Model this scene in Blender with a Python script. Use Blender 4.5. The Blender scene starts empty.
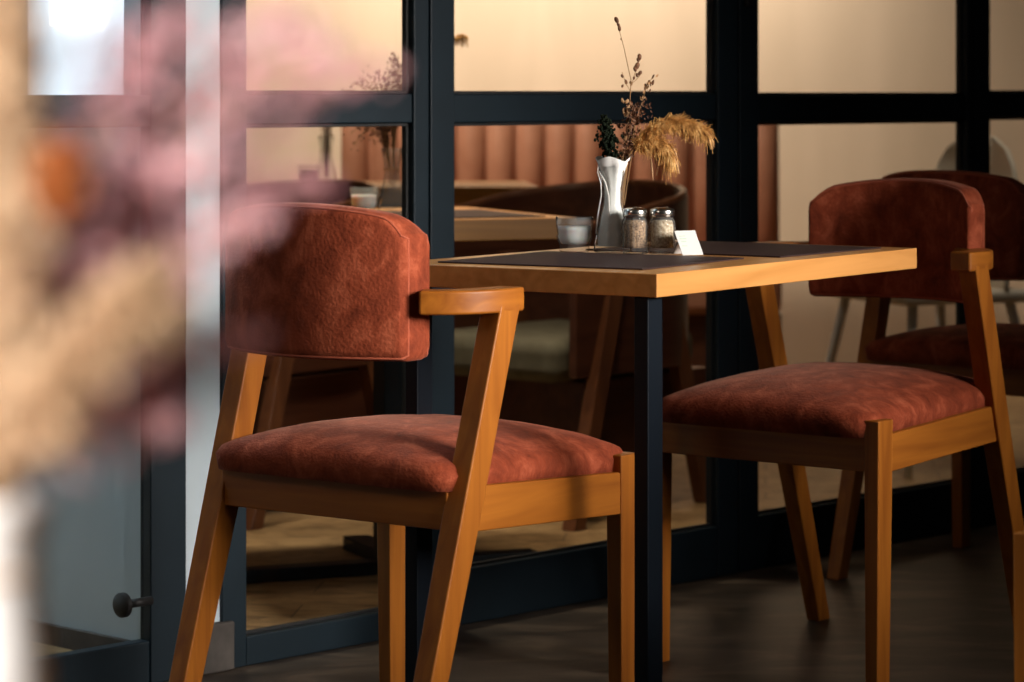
import bpy, bmesh, math, random
from mathutils import Vector, Matrix, noise
random.seed(7)
SC = bpy.context.scene
COL = SC.collection
F, HY, CH = 2900.0, 92.0, 1.0          # focal length (px), horizon row, camera height (m)

# ------------------------------------------------------------------ camera
cam = bpy.data.cameras.new('camera'); cam_o = bpy.data.objects.new('camera', cam); COL.objects.link(cam_o)
cam_o.location = (0, 0, CH); cam_o.rotation_euler = (math.pi/2, 0, 0)
cam.sensor_fit = 'HORIZONTAL'; cam.sensor_width = 36.0; cam.lens = F/1024*36.0
cam.shift_x = 0.0; cam.shift_y = -(341-HY)/1024.0
cam.clip_start = 0.05; cam.clip_end = 60
cam.dof.use_dof = True; cam.dof.focus_distance = 4.45; cam.dof.aperture_fstop = 5.6
SC.camera = cam_o
SC.view_settings.view_transform = 'Standard'; SC.view_settings.look = 'None'
SC.view_settings.exposure = 0.0; SC.view_settings.gamma = 1.0; SC.view_settings.use_curve_mapping = False
try:
    SC.cycles.use_denoising = True; SC.cycles.max_bounces = 8; SC.cycles.transparent_max_bounces = 16
    SC.cycles.sample_clamp_indirect = 4.0; SC.cycles.caustics_refractive = False; SC.cycles.caustics_reflective = False
except Exception: pass

# ------------------------------------------------------------------ world and lights
w = bpy.data.worlds.new('world'); SC.world = w; w.use_nodes = True
w.node_tree.nodes['Background'].inputs[0].default_value = (0.70, 0.70, 0.72, 1)
w.node_tree.nodes['Background'].inputs[1].default_value = 0.011

def area(name, loc, target, sx, sy, power, col, spread=180):
    l = bpy.data.lights.new(name, 'AREA'); l.shape = 'RECTANGLE'; l.size = sx; l.size_y = sy
    l.energy = power; l.color = col; l.spread = math.radians(spread)
    o = bpy.data.objects.new(name, l); COL.objects.link(o); o.location = loc
    o.rotation_euler = (Vector(target)-Vector(loc)).to_track_quat('-Z', 'Y').to_euler()
    return o
# assumed daylight from the right of the tables, an added light with no window
area('assumed_right_light', (2.5, 2.7, 1.5), (-.15, 4.20, 0.80), 2.2, 0.9, 18, (1.0, 0.93, 0.85), 37)
# weak warm fill added on the left for the chairs' rear faces
area('left_fill_light', (-2.2, 2.0, 2.2), (-0.3, 4.5, 0.7), 0.9, 0.9, 1.2, (1.0, 0.84, 0.68), 70)
# narrow fill added near the camera to brighten the bouquet and its vase
area('bouquet_fill_light', (-1.05, -0.45, 1.6), (-0.13, 0.92, 0.93), 0.6, 0.6, 3.9, (1.0, 0.96, 0.91), 31)
# assumed warm light for the back wall behind the glass, then added fills
area('assumed_wall_light', (0.0, 9.55, 1.86), (0.0, 10.0, 1.05), 2.3, 0.12, 17, (1.0, 0.88, 0.74), 150)
area('inner_booth_fill', (-1.1, 8.1, 2.6), (0.1, 9.4, 0.85), 0.3, 0.3, 13, (1.0, 0.84, 0.66), 75)  # fill added to brighten the booth from the front
area('inner_table_fill', (0.15, 6.05, 2.2), (-0.05, 6.5, 0.75), 0.3, 0.3, 3.4, (1.0, 0.80, 0.58), 70)  # fill added to light the edges of the inner tables
area('inner_side_fill', (1.3, 7.3, 2.7), (1.15, 7.9, 0.6), 0.3, 0.3, 2.2, (1.0, 0.84, 0.66), 80)  # fill added to lighten the shell chair
area('inner_left_fill', (-0.6, 6.5, 2.6), (-0.5, 6.1, 0.0), 0.3, 0.3, 5, (1.0, 0.84, 0.62), 55)  # fill added to brighten the inner floor on the left
# assumed daylight in the entrance lobby, an added light out of view
area('assumed_lobby_light', (-1.3, 5.3, 2.5), (-1.2, 6.0, 0.6), 0.5, 0.5, 26, (0.75, 0.90, 1.0))

# ------------------------------------------------------------------ helpers
def P(px, py, z):                       # point of the photo lying at height z
    Y = (CH-z)*F/(py-HY); return Vector(((px-512)/F*Y, Y, z))
def at(px, py, Y): return Vector(((px-512)/F*Y, Y, CH-(py-HY)/F*Y))

def tag(o, label=None, cat=None, group=None, kind=None):
    if label: o['label'] = label
    if cat: o['category'] = cat
    if group: o['group'] = group
    if kind: o['kind'] = kind
    return o
def empty(name, loc=(0, 0, 0), rz=0, **k):
    o = bpy.data.objects.new(name, None); COL.objects.link(o); o.location = loc
    o.rotation_euler = (0, 0, rz); o.empty_display_size = .05
    return tag(o, **k)
def link(name, bm, mat, parent=None, smooth=False, bevel=0, seg=2, sub=0, **k):
    bmesh.ops.recalc_face_normals(bm, faces=bm.faces)
    me = bpy.data.meshes.new(name); bm.to_mesh(me); bm.free()
    me.materials.append(mat)
    if smooth or bevel:
        for p in me.polygons: p.use_smooth = True
    o = bpy.data.objects.new(name, me); COL.objects.link(o)
    if parent: o.parent = parent
    if bevel:
        m = o.modifiers.new('bevel', 'BEVEL'); m.width = bevel; m.segments = seg; m.limit_method = 'ANGLE'
        m.angle_limit = math.radians(40); m.harden_normals = True
    if sub:
        m = o.modifiers.new('sub', 'SUBSURF'); m.levels = sub; m.render_levels = sub
    return tag(o, **k)
def copy_tree(o, parent=None):
    c = o.copy(); COL.objects.link(c); c.parent = parent
    for ch in list(o.children): copy_tree(ch, c)
    return c
def box(bm, x0, x1, y0, y1, z0, z1, M=None):
    vs = [bm.verts.new((x, y, z)) for z in (z0, z1) for x, y in ((x0, y0), (x1, y0), (x1, y1), (x0, y1))]
    for f in ((0, 3, 2, 1), (4, 5, 6, 7), (0, 1, 5, 4), (1, 2, 6, 5), (2, 3, 7, 6), (3, 0, 4, 7)):
        bm.faces.new([vs[i] for i in f])
    if M is not None: bmesh.ops.transform(bm, matrix=M, verts=vs)
    return vs
def hexa(bm, bot, top):                 # two quads of points
    vs = [bm.verts.new(p) for p in bot+top]
    for f in ((0, 3, 2, 1), (4, 5, 6, 7), (0, 1, 5, 4), (1, 2, 6, 5), (2, 3, 7, 6), (3, 0, 4, 7)):
        bm.faces.new([vs[i] for i in f])
def rect(x0, x1, y0, y1, z): return [(x0, y0, z), (x1, y0, z), (x1, y1, z), (x0, y1, z)]
def loops(bm, rings, cap=True, closed=False):
    R = [[bm.verts.new(p) for p in r] for r in rings]; n = len(R[0])
    rng = range(len(R)) if closed else range(len(R)-1)
    for i in rng:
        a, b = R[i], R[(i+1) % len(R)]
        for j in range(n): bm.faces.new((a[j], a[(j+1) % n], b[(j+1) % n], b[j]))
    if cap and not closed:
        bm.faces.new(R[0][::-1]); bm.faces.new(R[-1])
def tube(bm, pts, r, n=8, closed=False):
    pts = [Vector(p) for p in pts]; rings = []; L = len(pts)
    rr = r if isinstance(r, (list, tuple)) else [r]*L
    up = None
    for i, p in enumerate(pts):
        if closed: t = pts[(i+1) % L]-pts[i-1]
        else: t = pts[min(i+1, L-1)]-pts[max(i-1, 0)]
        t.normalize()
        if up is None: up = Vector((0, 0, 1)) if abs(t.z) < .9 else Vector((1, 0, 0))
        a = t.cross(up)
        if a.length < 1e-5: a = t.orthogonal()
        a.normalize(); b = a.cross(t).normalized(); up = b
        rings.append([p+(a*math.cos(k*2*math.pi/n)+b*math.sin(k*2*math.pi/n))*rr[i] for k in range(n)])
    loops(bm, rings, cap=not closed, closed=closed)
def lathe(bm, prof, n=32, c=(0, 0, 0), fn=None):
    c = Vector(c); R = []
    for i, (r, z) in enumerate(prof):
        ring = []
        for k in range(n):
            a = k*2*math.pi/n; q = r*(fn(a, z) if fn else 1)
            ring.append(c+Vector((q*math.cos(a), q*math.sin(a), z)))
        R.append(ring)
    loops(bm, R)
def blob(bm, c, r, sc=(1, 1, 1), sub=1, rot=None):
    M = Matrix.Translation(c) @ (rot.to_matrix().to_4x4() if rot is not None else Matrix()) @ Matrix.Diagonal((*sc, 1))
    bmesh.ops.create_icosphere(bm, subdivisions=sub, radius=r, matrix=M)
def bez(p0, p1, p2, p3, n=16):
    p0, p1, p2, p3 = map(Vector, (p0, p1, p2, p3))
    return [p0*(1-t)**3+p1*3*t*(1-t)**2+p2*3*t*t*(1-t)+p3*t**3 for t in [i/n for i in range(n+1)]]

# ------------------------------------------------------------------ materials
def mat(name, col, rough=.5, metal=0, spec=.5, **kw):
    m = bpy.data.materials.new(name); m.use_nodes = True; b = m.node_tree.nodes['Principled BSDF']
    b.inputs['Base Color'].default_value = (*col, 1); b.inputs['Roughness'].default_value = rough
    b.inputs['Metallic'].default_value = metal; b.inputs['Specular IOR Level'].default_value = spec
    for k, v in kw.items():
        b.inputs[k.replace('_', ' ')].default_value = v
    return m
def nodes(m): return m.node_tree.nodes, m.node_tree.links, m.node_tree.nodes['Principled BSDF']
def ramp(nt, stops):
    r = nt.new('ShaderNodeValToRGB'); e = r.color_ramp.elements
    while len(e) < len(stops): e.new(.5)
    for i, (p, c) in enumerate(stops): e[i].position = p; e[i].color = (*c, 1)
    return r
def noisy(m, cols, scale=(8, 8, 8), nscale=1.0, detail=5, bump=0, dist=0.0, bscale=None, lo=.3, hi=.7, nrough=.5):
    N, L, B = nodes(m)
    tc = N.new('ShaderNodeTexCoord'); mp = N.new('ShaderNodeMapping'); mp.inputs['Scale'].default_value = scale
    L.new(tc.outputs['Object'], mp.inputs['Vector'])
    n = N.new('ShaderNodeTexNoise'); n.inputs['Scale'].default_value = nscale; n.inputs['Detail'].default_value = detail
    n.inputs['Distortion'].default_value = dist; n.inputs['Roughness'].default_value = nrough; L.new(mp.outputs[0], n.inputs['Vector'])
    k = len(cols); r = ramp(N, [(lo+(hi-lo)*i/(k-1), c) for i, c in enumerate(cols)])
    L.new(n.outputs['Fac'], r.inputs[0]); L.new(r.outputs[0], B.inputs['Base Color'])
    if bump:
        nb = n
        if bscale:
            nb = N.new('ShaderNodeTexNoise'); nb.inputs['Scale'].default_value = bscale; nb.inputs['Detail'].default_value = 3
            L.new(tc.outputs['Object'], nb.inputs['Vector'])
        bp = N.new('ShaderNodeBump'); bp.inputs['Strength'].default_value = bump; bp.inputs['Distance'].default_value = .004
        L.new(nb.outputs['Fac'], bp.inputs['Height']); L.new(bp.outputs[0], B.inputs['Normal'])
    return m
def velvet(name, a, b, c, sheen=.18):
    m = mat(name, b, .85, spec=.2)
    N, L, B = nodes(m)
    B.inputs['Sheen Weight'].default_value = sheen; B.inputs['Sheen Roughness'].default_value = .35
    B.inputs['Sheen Tint'].default_value = (1.0, .55, .42, 1)
    return noisy(m, (a, b, c), (15, 15, 11), 1.6, 9, .35, .5, 220, .33, .70, .68)
def wood(name, a, b, axis='z', rough=.42, sc=1.0, coat=.12):
    s = {'z': (26, 26, 1.6), 'x': (1.6, 26, 26), 'y': (26, 1.6, 26)}[axis]
    m = mat(name, a, rough, spec=.32); B = m.node_tree.nodes['Principled BSDF']
    B.inputs['Coat Weight'].default_value = coat; B.inputs['Coat Roughness'].default_value = .25
    mid = tuple((x+y)/2 for x, y in zip(a, b))
    return noisy(m, (a, mid, b), tuple(v*sc for v in s), 1.7, 6, .06, .9)

M = {}
M['velvet'] = velvet('terracotta_velvet', (.15, .025, .009), (.28, .052, .020), (.50, .120, .056))
M['piping'] = mat('velvet_piping', (.42, .085, .034), .8, Sheen_Weight=.15)
WA, WB = (.44, .145, .016), (.28, .080, .008)
M['wood_z'] = wood('stained_wood_upright', WA, WB, 'z')
M['wood_x'] = wood('stained_wood_cross', WA, WB, 'x')
M['wood_y'] = wood('stained_wood_lengthwise', WA, WB, 'y')
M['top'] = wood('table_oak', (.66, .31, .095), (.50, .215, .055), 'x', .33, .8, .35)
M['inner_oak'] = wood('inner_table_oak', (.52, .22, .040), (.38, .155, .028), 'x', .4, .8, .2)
M['walnut'] = wood('dark_walnut', (.10, .035, .018), (.055, .018, .010), 'x', .4, .6, .2)
M['walnut_leg'] = wood('dark_walnut_leg', (.16, .06, .025), (.09, .032, .014), 'z', .4, .6, .2)
M['navy'] = noisy(mat('navy_painted_metal', (.006, .015, .023), .45, spec=.3), ((.0045, .012, .019), (.007, .017, .026)), (3, 3, 3), 3)
M['seal'] = mat('black_rubber_seal', (.004, .004, .005), .6)
M['legmetal'] = mat('dark_navy_metal_leg', (.002, .005, .010), .5, spec=.22)
M['mat'] = noisy(mat('brown_leatherette', (.075, .035, .035), .55, spec=.22), ((.030, .016, .017), (.048, .026, .026)), (5, 5, 5), 9, 4, .15, 0, 350)
M['wax'] = noisy(mat('white_wax', (.75, .74, .72), .45, Subsurface_Weight=.3), ((.70, .70, .70), (.80, .79, .77)), (20, 20, 20), 2)
M['paper'] = noisy(mat('white_crinkled_paper', (.88, .87, .85), .6), ((.82, .81, .80), (.94, .93, .91)), (40, 40, 18), 1.5, 4, .5)
M['twine'] = mat('white_twine', (.82, .80, .76), .8)
M['steel'] = mat('brushed_steel_lid', (.72, .70, .67), .22, 1.0)
M['pepper'] = noisy(mat('ground_pepper', (.16, .07, .03), .9), ((.12, .06, .03), (.50, .30, .16)), (300, 300, 300), 1.2, 2)
M['salt'] = noisy(mat('coarse_salt', (.70, .62, .52), .8), ((.30, .18, .09), (.80, .66, .48)), (200, 200, 200), 1.2, 2)
M['card'] = mat('white_card', (.66, .66, .65), .5)
M['print'] = mat('pale_green_print', (.50, .62, .52), .6)
M['pampas'] = noisy(mat('golden_pampas', (.62, .36, .12), .8), ((.30, .12, .025), (.60, .30, .075), (.86, .56, .22)), (60, 60, 60), 1, 3)
M['cream_pampas'] = noisy(mat('cream_pampas', (.75, .54, .34), .85), ((.54, .34, .19), (.80, .58, .38)), (50, 50, 50), 1, 3)
M['stem'] = mat('dry_stem', (.28, .15, .06), .8)
M['darkgreen'] = noisy(mat('dark_conifer', (.012, .018, .010), .85, spec=.1), ((.004, .007, .004), (.014, .020, .010)), (200, 200, 200), 1)
M['brownleaf'] = noisy(mat('dry_brown_leaf', (.12, .045, .02), .7), ((.05, .018, .01), (.24, .10, .04)), (70, 70, 70), 1)
M['tanleaf'] = mat('pale_tan_petal', (.55, .32, .16), .7)
M['pink'] = noisy(mat('dusty_pink_blossom', (.62, .26, .28), .8), ((.62, .24, .27), (.82, .42, .45), (.96, .68, .70)), (90, 90, 90), 1)
M['mauve'] = noisy(mat('mauve_blossom', (.38, .20, .26), .8), ((.24, .10, .12), (.42, .20, .23), (.62, .38, .41)), (90, 90, 90), 1)
M['orange'] = noisy(mat('orange_flower', (.70, .17, .02), .75), ((.20, .035, .003), (.38, .10, .008)), (90, 90, 90), 1)
M['tan'] = noisy(mat('tan_flower', (.68, .42, .22), .85), ((.46, .28, .15), (.72, .50, .32)), (60, 60, 60), 1)
M['white_wall'] = noisy(mat('white_plaster', (.52, .60, .66), .8), ((.48, .57, .63), (.56, .64, .70)), (2, 2, 2), 2, 5, .05, 0, 90)
M['beige_wall'] = noisy(mat('beige_plaster', (.75, .60, .44), .75), ((.67, .52, .38), (.78, .61, .46)), (2.5, 2.5, .35), 2.2, 5, .03, .3, 60)
M['booth'] = noisy(mat('terracotta_upholstery', (.40, .17, .10), .6), ((.36, .15, .085), (.44, .20, .12)), (6, 6, 6), 2, 4, .05, 0, 150)
M['olive_seat'] = noisy(mat('pale_olive_fabric', (.20, .18, .12), .85), ((.10, .09, .06), (.14, .13, .09)), (12, 12, 12), 2)
M['stone'] = noisy(mat('grey_stone_skirting', (.10, .085, .075), .7), ((.035, .028, .024), (.09, .075, .065)), (9, 9, 9), 2, 6, .3)
M['ceiling'] = mat('white_ceiling', (.6, .58, .55), .9)
M['rubber'] = mat('dark_rubber', (.02, .018, .018), .5)
M['shell'] = mat('white_shell_plastic', (.80, .74, .64), .5)
M['shell_leg'] = mat('pale_grey_metal', (.78, .80, .80), .45)
# worn dark floor
m = mat('worn_dark_floor', (.05, .04, .033), .45, spec=.4); M['floor'] = m
noisy(m, ((.016, .012, .009), (.050, .037, .028), (.12, .09, .066)), (4, 9, 1), 1.3, 8, .12, .8, None, .3, .72)
# pale oak planks of the inner floor
m = mat('pale_oak_planks', (.3, .2, .1), .5); M['planks'] = m
N, L, B = nodes(m)
tc = N.new('ShaderNodeTexCoord'); mp = N.new('ShaderNodeMapping'); mp.inputs['Rotation'].default_value = (0, 0, math.radians(5))
L.new(tc.outputs['Object'], mp.inputs['Vector'])
br = N.new('ShaderNodeTexBrick'); br.inputs['Scale'].default_value = 1; br.inputs['Brick Width'].default_value = .9
br.inputs['Row Height'].default_value = .14; br.inputs['Mortar Size'].default_value = .002
br.inputs['Color1'].default_value = (.42, .27, .13, 1); br.inputs['Color2'].default_value = (.33, .205, .095, 1)
br.inputs['Mortar'].default_value = (.10, .06, .03, 1)
L.new(mp.outputs[0], br.inputs['Vector'])
mp2 = N.new('ShaderNodeMapping'); mp2.inputs['Scale'].default_value = (2.2, 9, 1); L.new(mp.outputs[0], mp2.inputs['Vector'])
wv = N.new('ShaderNodeTexNoise'); wv.inputs['Scale'].default_value = 2.2; wv.inputs['Distortion'].default_value = 1.6; wv.inputs['Detail'].default_value = 4
L.new(mp2.outputs[0], wv.inputs['Vector'])
ml = N.new('ShaderNodeMath'); ml.operation = 'MULTIPLY'; ml.inputs[1].default_value = 26; L.new(wv.outputs['Fac'], ml.inputs[0])
sn = N.new('ShaderNodeMath'); sn.operation = 'SINE'; L.new(ml.outputs[0], sn.inputs[0])
rr = ramp(N, [(0.0, (.35, .30, .25)), (.6, (1, 1, 1))])
ma = N.new('ShaderNodeMath'); ma.operation = 'MULTIPLY_ADD'; ma.inputs[1].default_value = .5; ma.inputs[2].default_value = .5
L.new(sn.outputs[0], ma.inputs[0]); L.new(ma.outputs[0], rr.inputs[0])
mx = N.new('ShaderNodeMix'); mx.data_type = 'RGBA'; mx.blend_type = 'MULTIPLY'; mx.inputs['Factor'].default_value = .8
L.new(br.outputs['Color'], mx.inputs[6]); L.new(rr.outputs[0], mx.inputs[7]); L.new(mx.outputs[2], B.inputs['Base Color'])
# window panes: clear sheet with a weak mirror
m = bpy.data.materials.new('window_glass'); m.use_nodes = True; M['pane'] = m
N = m.node_tree.nodes; L = m.node_tree.links; N.remove(N['Principled BSDF'])
tr = N.new('ShaderNodeBsdfTransparent'); tr.inputs[0].default_value = (.96, .97, .96, 1)
gl = N.new('ShaderNodeBsdfGlossy'); gl.inputs['Roughness'].default_value = .01
fr = N.new('ShaderNodeFresnel'); fr.inputs['IOR'].default_value = 1.35
ge = N.new('ShaderNodeNewGeometry'); fb = N.new('ShaderNodeMath'); fb.operation = 'SUBTRACT'; fb.inputs[0].default_value = 1.0
L.new(ge.outputs['Backfacing'], fb.inputs[1]); fm = N.new('ShaderNodeMath'); fm.operation = 'MULTIPLY'
L.new(fr.outputs[0], fm.inputs[0]); L.new(fb.outputs[0], fm.inputs[1])
ms = N.new('ShaderNodeMixShader'); L.new(fm.outputs[0], ms.inputs[0]); L.new(tr.outputs[0], ms.inputs[1]); L.new(gl.outputs[0], ms.inputs[2])
L.new(ms.outputs[0], N['Material Output'].inputs['Surface'])
def thin_glass(name, tint, ior, frost, rough=.03):
    m = bpy.data.materials.new(name); m.use_nodes = True
    N = m.node_tree.nodes; L = m.node_tree.links; N.remove(N['Principled BSDF'])
    tr = N.new('ShaderNodeBsdfTransparent'); tr.inputs[0].default_value = (*tint, 1)
    gl = N.new('ShaderNodeBsdfGlossy'); gl.inputs['Roughness'].default_value = rough
    df = N.new('ShaderNodeBsdfDiffuse'); df.inputs[0].default_value = (.85, .88, .88, 1)
    fr = N.new('ShaderNodeLayerWeight'); fr.inputs['Blend'].default_value = ior
    m1 = N.new('ShaderNodeMixShader'); m1.inputs[0].default_value = frost; L.new(tr.outputs[0], m1.inputs[1]); L.new(df.outputs[0], m1.inputs[2])
    m2 = N.new('ShaderNodeMixShader'); L.new(fr.outputs['Fresnel'], m2.inputs[0]); L.new(m1.outputs[0], m2.inputs[1]); L.new(gl.outputs[0], m2.inputs[2])
    L.new(m2.outputs[0], N['Material Output'].inputs['Surface']); return m
M['glass'] = thin_glass('clear_glass', (.975, .985, .98), .07, .05)
M['frost'] = thin_glass('frosted_glass', (.98, .985, .985), .03, .10, .06)
# sky behind the lobby window
m = bpy.data.materials.new('overcast_sky_pane'); m.use_nodes = True; M['sky'] = m
B = m.node_tree.nodes['Principled BSDF']; B.inputs['Base Color'].default_value = (.8, .85, .9, 1)
B.inputs['Emission Color'].default_value = (.80, .88, 1.0, 1); B.inputs['Emission Strength'].default_value = .95

m = mat('lamp_glow', (.9, .9, .9), .5); M['lamp'] = m
m.node_tree.nodes['Principled BSDF'].inputs['Emission Color'].default_value = (1, 1, 1, 1)
m.node_tree.nodes['Principled BSDF'].inputs['Emission Strength'].default_value = 1.6

# ------------------------------------------------------------------ the partition plane
W0 = Vector((-.458, 5.07, 0)); U = Vector((.689, .7247, 0)); NRM = Vector((.7247, -.689, 0))   # towards the tables
ANG = math.atan2(U.y, U.x)
MW = Matrix.Translation(W0) @ Matrix.Rotation(ANG, 4, 'Z')       # local x along the wall, local -y towards the tables
def s_of(px, off=0.0):                  # distance along the wall seen at column px
    k = (px-512)/F; O = W0+NRM*off
    return (k*O.y-O.x)/(U.x-k*U.y)
def wall_empty(name, s):
    o = empty(name, W0+U*s, ANG, kind='structure'); return o

# ---- setting
bm = bmesh.new()
vs = [W0+U*-4, W0+U*6, W0+U*6+NRM*7, W0+U*-4+NRM*9]
bm.faces.new([bm.verts.new(v) for v in vs]); bmesh.ops.solidify(bm, geom=bm.faces[:], thickness=-.05) if False else None
link('floor', bm, M['floor'], kind='structure')
bm = bmesh.new()
vs = [W0+U*-4, W0+U*6, W0+U*6-NRM*9, W0+U*-4-NRM*9]
bm.faces.new([bm.verts.new(v) for v in vs][::-1])
link('floor', bm, M['planks'], kind='structure')
bm = bmesh.new(); box(bm, -4.5, 5.0, 10.0, 10.15, 0, 2.95); link('wall_back', bm, M['beige_wall'], kind='structure')
bm = bmesh.new(); box(bm, -4, 6, 0, .10, 2.3, 2.95, MW); link('wall_front', bm, M['white_wall'], kind='structure')
bm = bmesh.new(); box(bm, -5, 6, -1.2, 11, 2.95, 3.05); link('ceiling', bm, M['ceiling'], kind='structure')
# white pier left of the partition and its dark stone skirting
sA, sB = s_of(183), s_of(222.5)
bm = bmesh.new(); box(bm, sA, sB, -.005, .16, 0.075, 2.3, MW); link('wall_left', bm, M['white_wall'], kind='structure')
bm = bmesh.new(); box(bm, sA-.002, sB+.012, -.02, .0, 0, .085, MW); link('baseboard_left', bm, M['stone'], kind='structure', bevel=.004)
# divider between lobby and inner room
bm = bmesh.new(); box(bm, sB-.06, sB-.01, .10, 3.0, 0, 2.95, MW); link('wall_divider', bm, M['white_wall'], kind='structure')
bm = bmesh.new(); box(bm, -3.5, sB-.06, 1.25, 1.35, 0, 2.95, MW); link('wall_lobby', bm, M['white_wall'], kind='structure')

bm = bmesh.new(); box(bm, sB-.072, sB-.0605, .10, 1.25, 0, .036, MW); link('baseboard_lobby', bm, M['stone'], kind='structure')
# ---- window units: each an Empty with stiles, rails and panes
Y0, Y1 = -.012, .022                    # front and back of the metal frames (local y)
YG = .010
def unit(name, s0, s1, wl, wr, zb, hb, bar=(.943, .997), ztop=2.3, handle=None, zbar2=None):
    e = wall_empty(name, 0)
    def L_(bm): pass
    def part(n, b, mt, bev=.003):
        bm = bmesh.new()
        for q in b: box(bm, *q)
        return link(n, bm, mt, e, bevel=bev)
    part('stile', [(s0, s0+wl, Y0, Y1, 0, ztop)], M['navy'])
    part('stile', [(s1-wr, s1, Y0, Y1, 0, ztop)], M['navy'])
    part('mid_rail', [(s0+wl, s1-wr, Y0+.004, Y1, bar[0], bar[1])], M['navy'])
    part('top_rail', [(s0+wl, s1-wr, Y0, Y1, ztop-.06, ztop)], M['navy'])
    part('bottom_rail', [(s0+wl, s1-wr, Y0+.001, Y1, 0, zb)], M['navy'])
    # glazing beads round each pane
    for z0, z1, nm in ((zb, bar[0], 'lower'), (bar[1], ztop-.06, 'upper')):
        a, b, t = s0+wl, s1-wr, .006
        part('glazing_bead', [(a, b, .002, YG, z0, z0+t), (a, b, .002, YG, z1-t, z1),
                              (a, a+t, .002, YG, z0, z1), (b-t, b, .002, YG, z0, z1)], M['seal'], .001)
        bm = bmesh.new(); box(bm, a+.001, b-.001, YG, YG+.004, z0+.001, z1-.001)
        link('glass_pane', bm, M['pane'], e)
    return e
s = {px: s_of(px, .012) for px in (222.5, 247, 414, 430, 455, 718, 739, 759, 968, 973, 990)}
s2 = s[430]
unit('window_1', s[222.5], s[430]-.002, s[247]-s[222.5], s[430]-s[414]-.002, .052, 0)
unit('window_2', s[430]+.002, s[739]-.002, s[455]-s[430]-.002, s[739]-s[718]-.002, .104, 0, bar=(.942, .996))
unit('window_3', s[739]+.002, s[973]-.002, s[759]-s[739]-.002, s[973]-s[968], .112, 0, bar=(.936, .993))
unit('window_4', s[973]+.002, s[973]+1.15, s[990]-s[973], .07, .112, 0, bar=(.941, .998))
# window latch high on the second stile
lt = empty('window_latch', W0+U*s_of(750, .02)+NRM*.012+Vector((0, 0, 1.185)), ANG,
           label='small black latch knob high on the frame beside the middle glass pane', cat='latch')
bm = bmesh.new(); box(bm, -.011, .011, -.010, .002, -.008, .05); link('latch_body', bm, M['seal'], lt, bevel=.005, seg=3)
# lobby door: wide stile, glass and bottom rail
d0 = wall_empty('door_1', 0)
a, b = s_of(-130), s_of(183)
sd = s_of(151, .012)
for nm, q in (('stile', (sd, b-.002, -.012, .018, 0, 2.3)), ('stile', (a-.06, a, -.012, .018, 0, 2.3)),
              ('mid_rail', (a, sd, -.010, .018, .941, .995)), ('bottom_rail', (a, sd, -.010, .018, 0, .074)),
              ('top_rail', (a, sd, -.010, .018, 2.2, 2.3))):
    bm = bmesh.new(); box(bm, *q); link(nm, bm, M['navy'], d0, bevel=.003)
bm = bmesh.new(); box(bm, a, sd, .008, .012, .075, .941); link('glass_pane', bm, M['pane'], d0)
bm = bmesh.new(); box(bm, a, sd, .008, .012, .995, 2.2); link('glass_pane', bm, M['pane'], d0)
# door stop: rod with a round buffer
ds = empty('door_stopper', W0+U*(sd-.026)+NRM*.012+Vector((0, 0, .142)), ANG,
           label='small dark round door stop on a short rod low beside the glass door', cat='door stop')
bm = bmesh.new(); tube(bm, [(0.026, -.0, 0), (-.028, -.0, 0)], .0075, 16); link('rod', bm, M['rubber'], ds, smooth=True)
bm = bmesh.new(); tube(bm, [(-.028, 0, 0), (-.030, 0, 0), (-.040, 0, 0), (-.044, 0, 0)], [.016, .021, .021, .014], 28); link('buffer', bm, M['rubber'], ds, bevel=.002)
# bright window in the divider, seen through the lobby door
e = wall_empty('window_5', 0)
WD = W0+U*(sB-.06)
def t_div(px):
    k = (px-512)/F; return (WD.x-k*WD.y)/(.7247+.689*k)
ta, tb_ = t_div(136), t_div(30)
bm = bmesh.new(); box(bm, sB-.066, sB-.0605, ta, tb_, .995, 1.55); link('glass_pane', bm, M['sky'], e)
bm = bmesh.new()
for q in ((ta-.012, ta, .98, 1.57), (tb_, tb_+.02, .98, 1.57), (ta, tb_, .975, .995), (ta, tb_, 1.55, 1.57)):
    box(bm, sB-.072, sB-.0605, q[0], q[1], q[2], q[3])
link('window_frame', bm, M['ceiling'], e, bevel=.001)
lp = empty('wall_lamp', (0, 0, 0), label='small bright white lamp panel behind the upper glass of the door, top left', cat='lamp')
lp.location = W0; lp.rotation_euler = (0, 0, ANG)
bm = bmesh.new(); box(bm, sB-.085, sB-.0665, t_div(108), t_div(60), 1.118, 1.22); link('lamp_panel', bm, M['lamp'], lp, bevel=.003)

# ------------------------------------------------------------------ terracotta armchair
def section_loop(ht, z0, z1, r, n=6):
    # rounded rectangle in (t, z): t across the thickness
    pts = []
    for cx, cz, a0 in ((ht-r, z1-r, 0), (-ht+r, z1-r, 90), (-ht+r, z0+r, 180), (ht-r, z0+r, 270)):
        for i in range(n+1):
            a = math.radians(a0+90*i/n); pts.append((cx+r*math.cos(a), cz+r*math.sin(a)))
    return pts
BX, BYE, BYM, BT = .163, -.166, -.222, .026      # half width, y at ends, y at middle, half thickness
def back_path(u):                       # u in -1..1
    x = BX*u; y = BYM+(BYE-BYM)*abs(u)**2
    d = Vector((BX, (BYE-BYM)*2*abs(u)*(1 if u > 0 else -1), 0)).normalized()
    return Vector((x-.012, y, 0)), d, Vector((-d.y, d.x, 0))
def back_top(u): return .842-.020*abs(u)**2.4-(.019*max(0, abs(u)-.82)/.18*max(0, abs(u)-.82)/.18)
def back_bot(u): return .622-.0*abs(u)
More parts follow.
